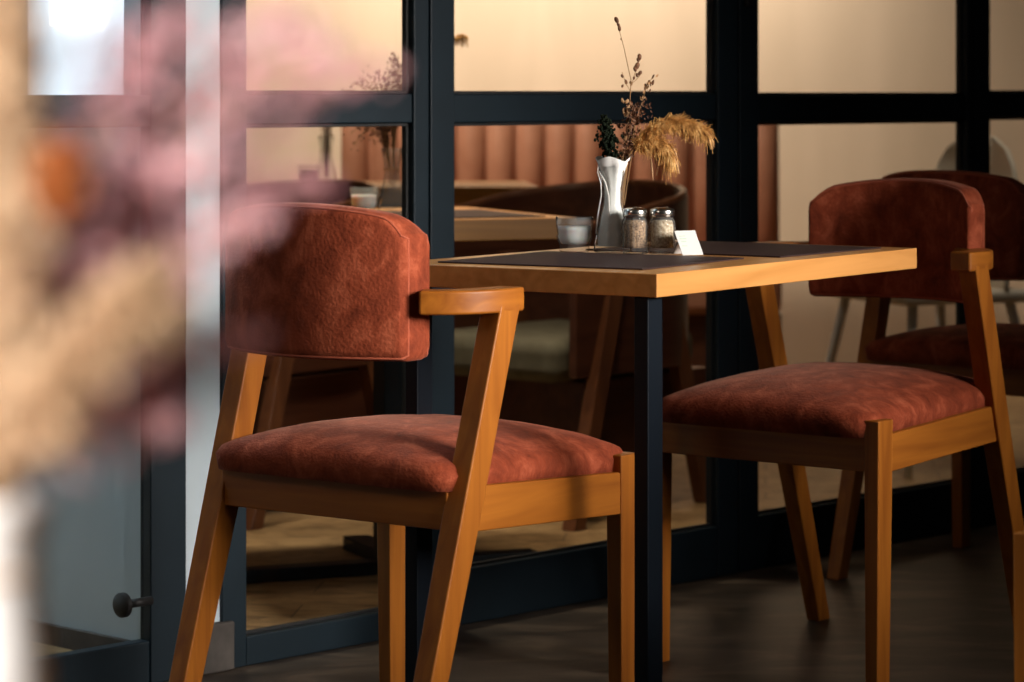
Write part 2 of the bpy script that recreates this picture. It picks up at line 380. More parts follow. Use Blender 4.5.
def make_chair(name, **k):
    t = empty(name, **k)
    # front legs: tapering square posts with their tops standing beside the seat
    for sx in (-1, 1):
        bm = bmesh.new()
        w0, w1 = .024, .029; d0_, d1_ = .040, .047
        xo, yf = .2385, .2685
        def q(w_, d_, z, ins): 
            xa, xb = (xo-ins-w_)*sx, (xo-ins)*sx
            return rect(min(xa, xb), max(xa, xb), yf-d_-ins*.2, yf-ins*.2, z)
        hexa(bm, q(w0, d0_, 0, .003), q(w1, d1_, .456, 0))
        link('leg', bm, M['wood_z'], t, bevel=.0025)
    # rear legs: raked posts that carry the armrests
    for sx in (-1, 1):
        bm = bmesh.new()
        R = []
        for z, y, wx, d_, xo in ((0, -.293, .030, .037, .238), (.40, -.174, .036, .046, .2425), (.700, -.085, .036, .046, .2465)):
            xa, xb = (xo-wx)*sx, xo*sx
            R.append([Vector(p) for p in rect(min(xa, xb), max(xa, xb), y, y+d_, z)])
        loops(bm, R); link('leg', bm, M['wood_z'], t, bevel=.0028)
    # seat rails
    for sx in (-1, 1):
        bm = bmesh.new(); xo = .236*sx; xi = .214*sx; a_, b_ = min(xo, xi), max(xo, xi)
        hexa(bm, [(a_, -.155, .386), (b_, -.155, .386), (b_, .225, .368), (a_, .225, .368)],
             [(a_, -.135, .449), (b_, -.135, .449), (b_, .225, .431), (a_, .225, .431)])
        link('seat_rail', bm, M['wood_y'], t, bevel=.0025)
    bm = bmesh.new(); box(bm, -.212, .212, -.166, -.140, .388, .446); link('seat_rail', bm, M['wood_x'], t, bevel=.0025)
    bm = bmesh.new(); box(bm, -.212, .212, .240, .264, .370, .432); link('seat_rail', bm, M['wood_x'], t, bevel=.0025)
    # armrests: flat bent arms curving in behind the cushion ends
    for sx in (-1, 1):
        pts = bez((.2215, -.028, .705), (.230, -.09, .705), (.222, -.135, .705), (.166 if sx > 0 else .150, -.168, .705), 18)
        R = []
        for i, p in enumerate(pts):
            d = (pts[min(i+1, 18)]-pts[max(i-1, 0)]).normalized(); n_ = Vector((-d.y, d.x, 0))
            hw = .0225 if i > 0 else .0215
            a_, b_ = p+n_*hw, p-n_*hw
            R.append([Vector((q_.x*sx, q_.y, z)) for q_, z in ((a_, .6885), (b_, .6885), (b_, .7225), (a_, .7225))])
        bm = bmesh.new(); loops(bm, R); link('armrest', bm, M['wood_y'], t, bevel=.004, seg=3)
    # backrest cushion
    R = []; nu = 40
    us = [-1-.075, -1-.066, -1-.045, -1-.015]+[-1+2*i/nu for i in range(nu+1)]+[1.015, 1.045, 1.066, 1.075]
    for u in us:
        cu = max(-1, min(1, u)); p, d, n_ = back_path(cu); ex = abs(u)-abs(cu)
        p = p+d*(BX*ex*(1 if u > 0 else -1)*.9)
        f = math.sqrt(max(.0, 1-(ex/.077)**2)) if ex > 0 else 1
        ins = (1-f)*.022; ht = BT-ins*1.0
        z0, z1 = back_bot(cu)+ins, back_top(cu)-ins
        loop = section_loop(max(ht, .003), z0, z1, min(.016, max(ht*.8, .002)))
        puff = .0
        sk = d*(d.y/d.x)*abs(cu)**3
        R.append([p+(n_+sk)*tt*(1+.12*math.sin(math.pi*min(1, max(0, (zz-z0)/(z1-z0))))*f)+Vector((0, 0, zz)) for tt, zz in loop])
    bm = bmesh.new(); loops(bm, R); bk = link('backrest', bm, M['velvet'], t, smooth=True)
    # piping along the seams of the front and rear faces
    for hi_, lo_ in ((3, 24), (10, 17)):
        G = [r_ for r_, u in zip(R, us) if abs(u) < 1.05]
        pts = [r_[hi_] for r_ in G]+[G[-1][hi_].lerp(G[-1][lo_], q_/8) for q_ in range(1, 8)]+[r_[lo_] for r_ in G[::-1]]+[G[0][lo_].lerp(G[0][hi_], q_/8) for q_ in range(1, 8)]
        bm = bmesh.new(); tube(bm, pts, .0020, 6, closed=True); link('piping', bm, M['piping'], bk, smooth=True)
    # seat cushion: crowned pad
    bm = bmesh.new(); n = 40; hx, ya, yb = .2265, -.194, .286
    cy, hy = (ya+yb)/2, (yb-ya)/2
    def sq(u, v):                       # square grid to a rounded rectangle
        e_ = 11.0; l = (abs(u)**e_+abs(v)**e_)**(1/e_); mx_ = max(abs(u), abs(v))
        return (u*mx_/l, v*mx_/l) if l > 0 else (0, 0)
    top = {}; bot = {}
    for i in range(n+1):
        for j in range(n+1):
            u, v = -1+2*i/n, -1+2*j/n
            u = math.copysign(abs(u)**.62, u); v = math.copysign(abs(v)**.62, v)
            a_, b_ = sq(u, v); r_ = max(abs(u), abs(v))
            base = .449-.018*(b_*.5+.5)
            prof = (1-r_**7)**.42 if r_ < 1 else 0
            dome = .034*(1-abs(a_)**2.6)*(1-abs(b_)**2.6*.8)
            wr = .0012*noise.noise(Vector((a_*7, b_*7, 3)))
            top[i, j] = bm.verts.new((a_*hx, cy+b_*hy, base+.016+prof*.023+dome*1.0+wr))
            if i in (0, n) or j in (0, n): bot[i, j] = bm.verts.new((a_*hx*.985, cy+b_*hy*.985, base-.005))
    for i in range(n):
        for j in range(n):
            bm.faces.new((top[i, j], top[i+1, j], top[i+1, j+1], top[i, j+1]))
    ring = [(i, 0) for i in range(n)]+[(n, j) for j in range(n)]+[(i, n) for i in range(n, 0, -1)]+[(0, j) for j in range(n, 0, -1)]
    for k_ in range(len(ring)):
        p, q_ = ring[k_], ring[(k_+1) % len(ring)]
        bm.faces.new((top[p], bot[p], bot[q_], top[q_]))
    bm.faces.new([bot[p] for p in ring])
    link('seat', bm, M['velvet'], t, smooth=True)
    return t
def rz_from_yaw(th): return -th         # forward = (sin th, cos th)
chair = make_chair('dining_armchair', label='terracotta velvet armchair nearest the camera, seen from behind, left of the table',
                   cat='chair', group='terracotta velvet armchairs')
chair.location = (-.1605, 4.3012, 0); chair.rotation_euler = (0, 0, -.6444)
c2 = copy_tree(chair); c2.location = (.5855, 5.1454, 0); c2.rotation_euler = (0, 0, -3.8127)
c2['label'] = 'terracotta velvet armchair facing the camera at the right end of the wooden table'
c3 = copy_tree(chair); c3.location = (1.012, 6.04, 0); c3.rotation_euler = (0, 0, -.66)
c3['label'] = 'terracotta armchair farthest right, partly hidden behind the other one, seen from behind'
c4 = copy_tree(chair); c4.location = (.972, 3.644, 0); c4.rotation_euler = (0, 0, -3.8127)
c4['label'] = 'armchair of which only a blurred wooden leg shows at the lower right edge'

# ------------------------------------------------------------------ our table
ZT = .74
C0 = Vector((.207, 4.143, 0)); EX = Vector((.5613, .8276, 0)); EY = Vector((-.8276, .5613, 0)); LX, LY = .834, .480
TA = math.atan2(EX.y, EX.x)
tb = empty('dining_table', C0, TA, label='oak topped table with dark metal legs between the two terracotta armchairs', cat='table')
bm = bmesh.new(); box(bm, 0, LX, 0, LY, ZT-.034, ZT); link('tabletop', bm, M['top'], tb, bevel=.0015)
for lx, ly, fx, fy in ((.03, .035, .03, .035), (.03, LY-.035, .03, LY-.035), (LX-.05, .06, LX-.05, .16), (LX-.30, LY-.05, LX-.16, LY-.20)):
    pass
def leg(b, t_, hw=.020):
    bm = bmesh.new()
    hexa(bm, rect(b[0]-hw, b[0]+hw, b[1]-hw*.6, b[1]+hw*.6, 0), rect(t_[0]-hw, t_[0]+hw, t_[1]-hw*.6, t_[1]+hw*.6, ZT-.034))
    link('leg', bm, M['legmetal'], tb, bevel=.002)
def tloc(px, py, z):
    v = P(px, py, z)-C0; return (v.dot(EX), v.dot(EY))
leg((.027, .031), (.027, .031)); leg((.034, LY-.035), (.034, LY-.035))
leg((.70, .437), (.70, .437))
# placemats
def placemat(x, y, lx, ly, rz, lab):
    v = C0+EX*x+EY*y
    o_ = bmesh.new(); box(o_, 0, lx, 0, ly, 0, .0022)
    m_ = link('placemat', o_, M['mat'], bevel=.0008, label=lab, cat='placemat', group='brown placemats on the oak table')
    m_.location = (v.x, v.y, ZT+.0002); m_.rotation_euler = (0, 0, TA+rz)
placemat(.062, .062, .33, .355, math.radians(3.0), 'dark brown placemat under the vase, on the near end of the oak table')
placemat(.455, .050, .33, .37, math.radians(-1.5), 'dark brown placemat on the far end of the oak table before the facing armchair')
ZM = ZT+.0026

# ---- candle glass
def make_candle(name, loc, rz=0, **k):
    t = empty(name, loc, rz, **k); S_ = 1.0
    bm = bmesh.new()
    lathe(bm, [(.022, 0), (.0245, .002), (.0235, .008), (.025, .014), (.0285, .020), (.0295, .025), (.0275, .029), (.0285, .034), (.030, .045), (.0305, .056),
               (.0290, .056), (.0283, .045), (.0268, .033), (.0262, .029), (.0275, .024), (.024, .016), (.021, .012), (.0, .0115)], 40)
    link('glass_cup', bm, M['frost'], t, smooth=True)
    bm = bmesh.new(); lathe(bm, [(0, .0125), (.0205, .013), (.0232, .0165), (.0262, .024), (.0255, .029), (.0262, .034), (.0268, .041), (.0, .0405)], 32)
    link('wax', bm, M['wax'], t, smooth=True)
    bm = bmesh.new(); tube(bm, [(0, 0, .040), (.001, 0, .047)], .0006, 6); link('wick', bm, M['seal'], t)
    return t
pc = P(574.5, 251.5, ZM)
candle = make_candle('candle_glass', (pc.x, pc.y, ZM), label='small glass tumbler holding a white candle, left of the vase on the oak table', cat='candle')
# ---- vase
def make_vase(name, loc, rz=0, liner=True, **k):
    t = empty(name, loc, rz, **k)
    outp = [(.028, 0), (.0308, .002), (.0298, .012), (.0245, .040), (.0178, .072), (.0155, .086), (.0162, .091), (.0178, .094), (.0162, .098), (.0165, .104), (.0195, .122), (.0225, .138)]
    inn = [(r-.0022, z) for r, z in outp[::-1] if z > .01]
    bm = bmesh.new(); lathe(bm, outp+inn+[(.0, .008)], 36); link('glass_bottle', bm, M['glass'], t, smooth=True)
    if liner:
        prof = [(.0270, .010), (.0240, .030), (.0175, .058), (.0128, .076), (.0125, .092), (.0128, .104), (.0165, .122), (.0215, .137), (.0268, .150)]
        bm = bmesh.new(); n = 48; R = []
        for r, z in prof+[(r-.0012, z) for r, z in prof[::-1]]:
            ring = []
            for i in range(n):
                a = i*2*math.pi/n; q = r*(1+.10*max(0, (z-.10)/.05)*math.sin(5*a+1)+.02*math.sin(9*a)); 
                zz = z+.004*max(0, (z-.12)/.03)*math.sin(3*a+.7)
                ring.append((q*math.cos(a), q*math.sin(a), zz))
            R.append(ring)
        loops(bm, R, cap=False); link('paper_liner', bm, M['paper'], t, smooth=True)
        bm = bmesh.new()
        ca, sa = math.cos(-2.2), math.sin(-2.2)
        tube(bm, [(-.022, -.012, .146), (-.0245, -.010, .128), (-.019, -.0135, .110), (-.0185, -.0135, .092), (-.024, -.0135, .06), (-.027, -.012, .03)], .0012, 6)
        tube(bm, [(-.022, -.014, .130), (-.012, -.022, .112), (-.007, -.021, .092), (-.006, -.023, .06)], .0011, 6)
        link('twine', bm, M['twine'], t, smooth=True)
    return t
pv = P(612.5, 252, ZM)
vase = make_vase('flower_vase', (pv.x, pv.y, ZM), label='flared glass vase with white paper liner holding dried flowers on the oak table', cat='vase')
# ---- jars
def make_jar(name, loc, fill, **k):
    t = empty(name, loc, 0, **k)
    rib = lambda a, z: 1+.035*math.cos(14*a)
    bm = bmesh.new()
    lathe(bm, [(.019, 0), (.0212, .003), (.0212, .008), (.0205, .012), (.0212, .020), (.0204, .023), (.0212, .031), (.0204, .034), (.0212, .042), (.0204, .045), (.0205, .050), (.0175, .056), (.017, .062),
               (.0155, .062), (.0158, .056), (.0185, .049), (.0188, .012), (0, .008)], 56, fn=rib)
    link('jar_glass', bm, M['glass'], t, smooth=True)
    bm = bmesh.new(); lathe(bm, [(0, .009), (.0178, .0095), (.0183, .014), (.0183, .047), (.016, .053), (0, .054)], 32); link('spice', bm, fill, t, smooth=True)
    bm = bmesh.new(); lathe(bm, [(0, .0585), (.0188, .0585), (.0196, .060), (.0194, .068), (.0182, .071), (.010, .0735), (0, .0742)], 40); ld = link('lid', bm, M['steel'], t, smooth=True)
    bm = bmesh.new()
    for i in range(9):
        a = i*2.4; r = .0012*i+.001
        tube(bm, [(r*math.cos(a), r*math.sin(a), .0735), (r*math.cos(a), r*math.sin(a), .0746-.0002*i)], .0007, 6)
    link('shaker_holes', bm, M['seal'], ld)
    return t
p1 = P(635, 253.5, ZM); p2 = P(662, 253.5, ZM)
make_jar('spice_jar', (p1.x, p1.y, ZM), M['pepper'], label='ribbed glass shaker of brown pepper with steel lid, directly right of the vase', cat='shaker', group='glass shakers on the oak table')
make_jar('spice_jar', (p2.x, p2.y, ZM), M['salt'], label='ribbed glass shaker of pale grains with steel lid, beside the white card', cat='shaker', group='glass shakers on the oak table')
# ---- folded card
pk = P(693, 255.3, ZM)
cd = empty('table_card', (pk.x, pk.y, ZM), math.radians(30), label='small white folded card leaning beside the glass shakers on the oak table', cat='card')
def card_part(name, boxes, mt, lean, dy=0.0):
    bm = bmesh.new()
    for q in boxes: box(bm, *q)
    bmesh.ops.rotate(bm, verts=bm.verts[:], cent=(0, 0, 0), matrix=Matrix.Rotation(math.radians(lean), 3, 'X'))
    for v in bm.verts: v.co.y += dy; v.co.z += .0004
    link(name, bm, mt, cd)
card_part('front_panel', [(-.0195, .0195, -.0005, .0005, 0, .0445)], M['card'], -33)
card_part('back_strut', [(-.004, .012, -.0005, .0005, 0, .0445)], M['card'], 33, .0485)
card_part('printed_mark', [(xa, xb, -.0009, -.0004, zz, zz+.0016) for zz, xa, xb in ((.034, -.014, -.003), (.029, -.015, -.002), (.024, -.013, -.004), (.016, -.015, -.005))], M['print'], -33)

# ---- dried stems in the vase
VB = Vector((pv.x, pv.y, ZM))
def va(px, py, dy=0): return at(px, py, pv.y+dy)-VB
VY = pv.y
GRP = 'dried stems in the vase on the oak table'
def leafblade(bm, p, d, l, wd):
    d = d.normalized(); a = d.cross(Vector((0, 1, 0.2))).normalized(); 
    c = a.cross(d)*wd*.35
    pts = [p, p+d*l*.4+a*wd*.5, p+d*l, p+d*l*.4-a*wd*.5]; mid = p+d*l*.45+c
    v = [bm.verts.new(q) for q in pts]; mv = bm.verts.new(mid)
    for i in range(4): bm.faces.new((v[i], v[(i+1) % 4], mv))
# tall slim bud stem
t = empty('dried_twig', VB, label='tallest thin dried stem with dark buds in the vase', cat='dried flower', group=GRP)
pts = [va(618, 215), va(622, 165), va(629, 120), va(631, 80), va(624, 48), va(616.5, 20)]
sp = [Vector(p) for p in pts]; bm = bmesh.new(); tube(bm, sp, [.0012, .0011, .0009, .0008, .0006, .0004], 6); link('stalk', bm, M['stem'], t, smooth=True)
for px, py, r in ((616.5, 20, 2.2), (618.5, 25, 1.6), (619.5, 28.5, 1.8), (621, 39, .7), (639.5, 57, 2.2), (638, 60, 1.5), (637, 66, 2.6), (635, 69, 1.8), (640, 73, 1.8), (637, 75, 1.5), (631, 83, 1.5), (626, 82, 1.6), (622, 76, 1.3), (622.5, 86, 1.2), (634, 78, 1.2)):
    bm = bmesh.new(); blob(bm, va(px, py, random.uniform(-.003, .003)), r/F*VY, (1, .8, 1.6), 2, Matrix.Rotation(random.uniform(-.6, .6), 3, 'Y').to_quaternion())
    link('bud', bm, M['brownleaf'], t, smooth=True)
bm = bmesh.new(); 
tube(bm, [va(631, 86), va(636, 70), va(640, 56)], .0005, 5); tube(bm, [va(631, 92), va(626, 84), va(622, 72)], .0005, 5); tube(bm, [va(631, 84), va(636, 80), va(642, 73)], .0005, 5)
link('twigs', bm, M['stem'], t)
# pale seed-pod stem
t = empty('dried_twig', VB, label='dried stem with pale tan and brown pods rising right of the tallest stem', cat='dried flower', group=GRP)
bm = bmesh.new(); tube(bm, [va(622, 210), va(628, 160), va(638, 115), va(648, 82), va(653, 78)], [.001, .001, .0008, .0005, .0004], 6); link('stalk', bm, M['stem'], t)
bm = bmesh.new(); b2 = bmesh.new()
for i in range(26):
    px, py = random.uniform(641, 655), random.uniform(76, 102); px = 641+(102-py)*.45+random.uniform(-3, 4)
    (blob(bm, va(px, py, random.uniform(-.008, .008)), random.uniform(1.0, 1.7)/F*VY, (.7, .7, 1.8), 1, Matrix.Rotation(random.uniform(-.5, .8), 3, 'Y').to_quaternion()) if i % 2
     else leafblade(b2, va(px, py, random.uniform(-.008, .008)), Vector((random.uniform(-.3, .8), .2, random.uniform(-.5, 1))), .008, .004))
for i in range(14):
    py = random.uniform(98, 115); px = 625+random.uniform(-3, 4)
    blob(b2, va(px, py, random.uniform(-.006, .006)), random.uniform(1.0, 1.8)/F*VY, (.9, .7, 1.6), 1)
link('pods', bm, M['brownleaf'], t, smooth=True); link('petals', b2, M['tanleaf'], t)
# brown leafy sprig
t = empty('dried_sprig', VB, label='bushy sprig of dark brown dried leaves in the middle of the vase', cat='dried flower', group=GRP)
bm = bmesh.new()
for k in range(4): tube(bm, [va(615+k*3, 205), va(622+k*3, 160), va(627+k*4, 125)], .0009, 6)
link('stalk', bm, M['stem'], t)
bm = bmesh.new()
for i in range(170):
    u = random.random(); py = 104+u*58; px = 634-(py-104)*.14+random.gauss(0, 5.5)*(1-.5*u)
    leafblade(bm, va(px, py, random.gauss(0, .008)), Vector((random.uniform(-1, 1), random.uniform(-1, 1), random.uniform(-.3, 1.2))), random.uniform(.007, .015), random.uniform(.003, .006))
for i in range(30): leafblade(bm, va(random.uniform(636, 654), random.uniform(104, 118), random.gauss(0, .006)), Vector((random.uniform(-1, 1), 0, random.uniform(-1, 1))), .006, .003)
link('leaves', bm, M['brownleaf'], t)
# dark conifer sprig
t = empty('conifer_sprig', VB, label='dark green scaly sprig at the left of the vase', cat='dried flower', group=GRP)
bm = bmesh.new(); tube(bm, [va(612, 200), va(611, 160), va(605, 120)], .0011, 6); link('stalk', bm, M['darkgreen'], t)
bm = bmesh.new()
for i in range(560):
    u = random.random()**.8; py = 115+u*50; px = 604+(py-115)*.17+random.gauss(0, 1)*(1.3+3.0*math.sin(math.pi*min(1, u*.75+.12)))
    blob(bm, va(px, py, random.gauss(0, .007)), random.uniform(.9, 1.7)/F*VY, (1, 1, 1.3), 1)
link('needles', bm, M['darkgreen'], t)
# pampas plume
def plume(t, mt, axis, n, ln, spread, droop, rad=.0005, seed=1, outd=None):
    rnd = random.Random(seed); bm = bmesh.new(); K = len(axis)
    for i in range(n):
        u = rnd.random()**.85; f = u*(K-1); j = min(int(f), K-2); p = axis[j].lerp(axis[j+1], f-j); d = (axis[j+1]-axis[j]).normalized()
        rd = Vector((rnd.gauss(0, 1), rnd.gauss(0, 1), rnd.gauss(0, 1))); rd = (rd-d*rd.dot(d)*.5).normalized()
        L_ = ln*rnd.uniform(.5, 1.1)*(1-.35*abs(2*u-1)); q0 = p; q1 = p+d*L_*.45+rd*spread*.6; dr = droop*rnd.uniform(-.1, 1.1)*(.35+.65*u); q2 = p+d*L_*.75+rd*spread*rnd.uniform(.7, 1.4)+Vector((0, 0, -dr*.45)); q3 = q2+d*L_*rnd.uniform(-.35, .35)+rd*spread*rnd.uniform(-.5, .5)+Vector((0, 0, -dr*rnd.uniform(.2, 1.0)))
        cs = bez(q0, q1, q2, q3, 6); r = [rad*(1.4-.9*abs(k/6-.6)) for k in range(7)]
        tube(bm, cs, r, 3)
    return link('plume', bm, mt, t)
t = empty('dried_pampas', VB, kind='thing', label='golden pampas plume arching out of the vase to the right', cat='dried flower', group=GRP)
bm = bmesh.new(); ax0 = bez(va(618, 215), va(626, 160), va(632, 140), va(645, 130), 8); tube(bm, ax0, .001, 6); link('stalk', bm, M['stem'], t)
ax = bez(va(634, 150), va(648, 126), va(668, 112), va(706, 130), 20)
plume(t, M['pampas'], ax, 2300, .026, .0095, .021, .00031, 3)
ax = bez(va(636, 152), va(646, 140), va(655, 140), va(668, 150), 12)
p_ = plume(t, M['pampas'], ax, 1500, .026, .010, .030, .00031, 5)
bm = bmesh.new()
for a_, b_, c_ in (((664, 140), (673, 155), (680, 174)), ((668, 140), (676, 152), (679, 170)), ((700, 128), (709, 138), (712, 150)), ((650, 150), (652, 168), (653, 180)), ((655, 150), (660, 160), (656, 176)), ((704, 128), (711, 136), (714, 147))):
    tube(bm, bez(va(*a_), va(*b_), va(*b_), va(*c_), 6), [.0006, .0009, .0012, .0014, .0013, .001, .0004], 4)
link('seed_heads', bm, M['tanleaf'], t)

# ------------------------------------------------------------------ the room behind the glass
# booth bench with channelled back
bt = empty('booth_bench', (0.15, 9.3, 0), math.radians(0), label='terracotta upholstered booth bench with vertical channels against the beige wall', cat='bench')
bm = bmesh.new(); x0, x1, pitch = -.70, .675, .0945
nx = int(round((x1-x0)/pitch))
front = []
for i in range(nx):
    for k in range(9):
        u = k/9; front.append((x0+(i+u)*pitch, -.030*abs(math.sin(math.pi*u))**.6))
front.append((x1, 0))
R = []
for z, dy, sc_ in ((.42, 0, 1), (.90, .04, 1), (.945, .055, .9), (.965, .075, .5)):
    R.append([Vector((x, y*sc_+dy, z)) for x, y in front]+[Vector((x1, .16, z)), Vector((x0, .16, z))])
loops(bm, R); link('backrest', bm, M['booth'], bt, smooth=True)
bm = bmesh.new(); box(bm, x0, x1, -.46, .02, .32, .46); link('seat', bm, M['booth'], bt, bevel=.03, seg=4)
bm = bmesh.new(); box(bm, x0, x1, -.42, .16, 0, .32); link('base', bm, M['walnut'], bt, bevel=.004)
# inner tables
def inner_table(corner, rz, lx, ly, th, lab, colx, foot):
    t = empty('dining_table', corner, rz, label=lab, cat='table', group='oak tables behind the glass')
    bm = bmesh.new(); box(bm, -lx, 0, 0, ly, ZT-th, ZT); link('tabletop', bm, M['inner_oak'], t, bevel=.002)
    bm = bmesh.new(); box(bm, colx-.035, colx+.035, .22, .29, .03, ZT-th); link('column', bm, M['legmetal'], t, bevel=.003)
    bm = bmesh.new(); box(bm, -lx-.12, -.02, foot, foot+.05, 0, .028); box(bm, colx-.03, colx+.03, foot+.05, .50, 0, .03); link('foot_bar', bm, M['legmetal'], t, bevel=.003)
    return t
q = P(577, 217.5, ZT); q2_ = P(300, 222.5, ZT); ang1 = math.atan2(q.y-q2_.y, q.x-q2_.x)
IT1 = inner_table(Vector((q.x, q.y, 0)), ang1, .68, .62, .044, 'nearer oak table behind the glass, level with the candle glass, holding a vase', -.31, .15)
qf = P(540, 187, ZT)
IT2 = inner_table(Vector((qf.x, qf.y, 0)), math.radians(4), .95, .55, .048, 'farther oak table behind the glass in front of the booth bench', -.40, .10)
mq = bmesh.new(); box(mq, -.42, -.05, .05, .42, 0, .002)
mo = link('placemat', mq, M['mat'], label='dark placemat on the nearer oak table behind the glass', cat='placemat', bevel=.0006)
mo.location = (q.x, q.y, ZT+.0003); mo.rotation_euler = (0, 0, ang1)
# inner barrel chairs
def make_barrel(name, **k):
    t = empty(name, **k)            # local: back apex at +x, opening towards -x
    path = []
    ns = 60
    L_ = .34; r = .265
    for i in range(ns+1):
        u = -1+2*i/ns; sl = u*(L_+r*math.pi/2)
        if abs(sl) > r*math.pi/2:
            path.append((-(abs(sl)-r*math.pi/2), math.copysign(r, sl), abs(u), Vector((0, math.copysign(1, sl), 0))))
        else:
            a = sl/r; path.append((r*math.cos(a), r*math.sin(a), abs(u), Vector((math.cos(a), math.sin(a), 0))))
    R = []
    for x, y, au, n_ in path:
        zt = .768-.078*min(1, au*1.15)**1.6; hh = zt-.34
        th = .011
        R.append([Vector((x, y, zt-hh))+n_*th, Vector((x, y, zt))+n_*th, Vector((x, y, zt))-n_*th, Vector((x, y, zt-hh))-n_*th])
    bm = bmesh.new(); loops(bm, R); link('backrest', bm, M['walnut'], t, bevel=.003)
    bm = bmesh.new(); tube(bm, [Vector((x, y, .768-.078*min(1, au*1.15)**1.6+.002)) for x, y, au, n_ in path], .0095, 8); link('rim', bm, M['walnut_leg'], t, smooth=True)
    bm = bmesh.new(); box(bm, -.36, .20, -.225, .225, .325, .425); link('seat_cushion', bm, M['olive_seat'], t, bevel=.035, seg=5)
    bm = bmesh.new(); box(bm, -.26, .23, -.235, .235, .13, .325); link('seat_frame', bm, M['walnut'], t, bevel=.004)
    for sx, sy in ((-1, -1), (-1, 1), (1, -1), (1, 1)):
        bm = bmesh.new(); hw = .020
        tx, bx, zt, yt, yb_ = (-.15, -.38, .69, .266, .30) if sx < 0 else (.03, .18, .60, .24, .26)
        yy = yt*sy
        hexa(bm, rect(bx-hw, bx+hw, yb_*sy-hw, yb_*sy+hw, 0), rect(tx-hw*1.5, tx+hw*1.5, yy-hw*.7, yy+hw*.7, zt)); link('leg', bm, M['walnut_leg'], t, bevel=.003)
    return t
bc = make_barrel('barrel_chair', label='dark bentwood barrel chair with pale cushion behind the glass beside the nearer inner table', cat='chair', group='barrel chairs behind the glass')
bc.location = (.155, 7.10, 0); bc.rotation_euler = (0, 0, math.radians(50))
b2 = copy_tree(bc); b2.location = (-.60, 7.12, 0); b2.rotation_euler = (0, 0, math.radians(52))
b2['label'] = 'dark barrel chair behind the glass, glimpsed under the back of the nearest armchair'
# white shell chair far right behind the glass
wc = empty('shell_chair', (1.12, 7.83, 0), math.radians(114), label='pale rounded shell chair faintly seen behind the right hand glass', cat='chair')
bm = bmesh.new(); R = []
for i in range(13):
    z = .46+.42*i/12; hw = .21*math.sqrt(max(.02, 1-max(0, (i-6)/6.3)**3)); ybk = -.17-.05*i/12
    R.append([Vector((hw*math.cos(a), ybk+.03*(1-abs(math.cos(a)))*1+(.05*math.cos(a)**2), z)) for a in [math.pi*k/12 for k in range(13)]]+
             [Vector((hw*.97*math.cos(a), ybk+.012+.03*(1-abs(math.cos(a)))+(.05*math.cos(a)**2), z)) for a in [math.pi*k/12 for k in range(12, -1, -1)]])
loops(bm, R); link('backrest', bm, M['shell'], wc, smooth=True)
bm = bmesh.new(); box(bm, -.21, .21, -.2, .2, .44, .475); link('seat', bm, M['shell'], wc, bevel=.015, seg=4)
for sx in (-1, 1):
    for sy in (-1, 1):
        bm = bmesh.new(); tube(bm, [(sx*.17, sy*.15, .445), (sx*.26, sy*.22, 0)], [.014, .010], 12); link('leg', bm, M['shell_leg'], wc, smooth=True)

# inner tableware
zi = ZT+.0004
cpos = at(364, 205, q.y+.10)
c_ = copy_tree(candle); c_.location = (cpos.x, cpos.y, zi+.0022)
c_['label'] = 'glass candle tumbler on the nearer inner table, left of its vase'
vpos = at(392, 205, q.y+.14)
v_ = make_vase('flower_vase', (vpos.x, vpos.y, zi+.0022), 0, False, label='clear glass vase with dark dried branches on the nearer inner table', cat='vase')
bm = bmesh.new(); lathe(bm, [(.0188, .0), (.019, .006), (.0188, .007)], 24) if False else tube(bm, [(.0172*math.cos(a), .0172*math.sin(a), .094) for a in [i*2*math.pi/24 for i in range(24)]], .0015, 6, closed=True)
link('twine', bm, M['stem'], v_, smooth=True)
VI = Vector((vpos.x, vpos.y, zi+.0022))
def vi(px, py, dy=0): return at(px, py, vpos.y+dy)-VI
t = empty('dried_branch', VI, label='dark dried berry branch drooping left from the inner vase', cat='dried flower', group='dried stems in the inner vase')
rnd = random.Random(4)
bm = bmesh.new(); bb = bmesh.new()
ends = [(352, 84), (358, 78), (365, 88), (345, 90), (371, 82), (380, 86), (376, 74), (350, 135), (354, 146), (361, 112), (372, 101), (380, 126), (366, 130), (384, 96), (376, 112), (388, 116), (357, 122), (372, 140)]
for ex_, ey_ in ends:
    pts = bez(vi(391, 185), vi(388, 140), vi((ex_+388)/2, min(ey_, 118)-8), vi(ex_, ey_, rnd.uniform(-.03, .03)), 14); tube(bm, pts, .0011, 5)
    for k in range(5, 15):
        for _ in range(2): blob(bb, pts[k]+Vector((rnd.gauss(0, .007), rnd.gauss(0, .006), rnd.gauss(0, .007))), rnd.uniform(.0018, .0034), (1, 1, 1), 1)
link('stalk', bm, M['stem'], t); link('berries', bb, M['brownleaf'], t)
t = empty('dried_branch', VI, label='upright reddish dried spray in the inner vase', cat='dried flower', group='dried stems in the inner vase')
bm = bmesh.new(); bb = bmesh.new()
for ex_, ey_ in ((398, 56), (391, 60), (401, 68), (386, 76), (394, 66), (394, 52), (399, 62), (388, 70), (403, 74), (385, 84), (397, 80), (392, 90), (404, 88)):
    pts = bez(vi(393, 190), vi(394, 140), vi((ex_+393)/2, 100), vi(ex_, ey_, rnd.uniform(-.02, .02)), 14); tube(bm, pts, .001, 5)
    for k in range(7, 15):
        for _ in range(2): blob(bb, pts[k]+Vector((rnd.gauss(0, .005), rnd.gauss(0, .005), rnd.gauss(0, .006))), rnd.uniform(.002, .0038), (1, 1, 1.4), 1)
link('stalk', bm, M['stem'], t); link('blossoms', bb, M['brownleaf'], t)
t = empty('dried_pampas', VI, kind='thing', label='small pampas tip from the inner vase showing right of the frame post', cat='dried flower')
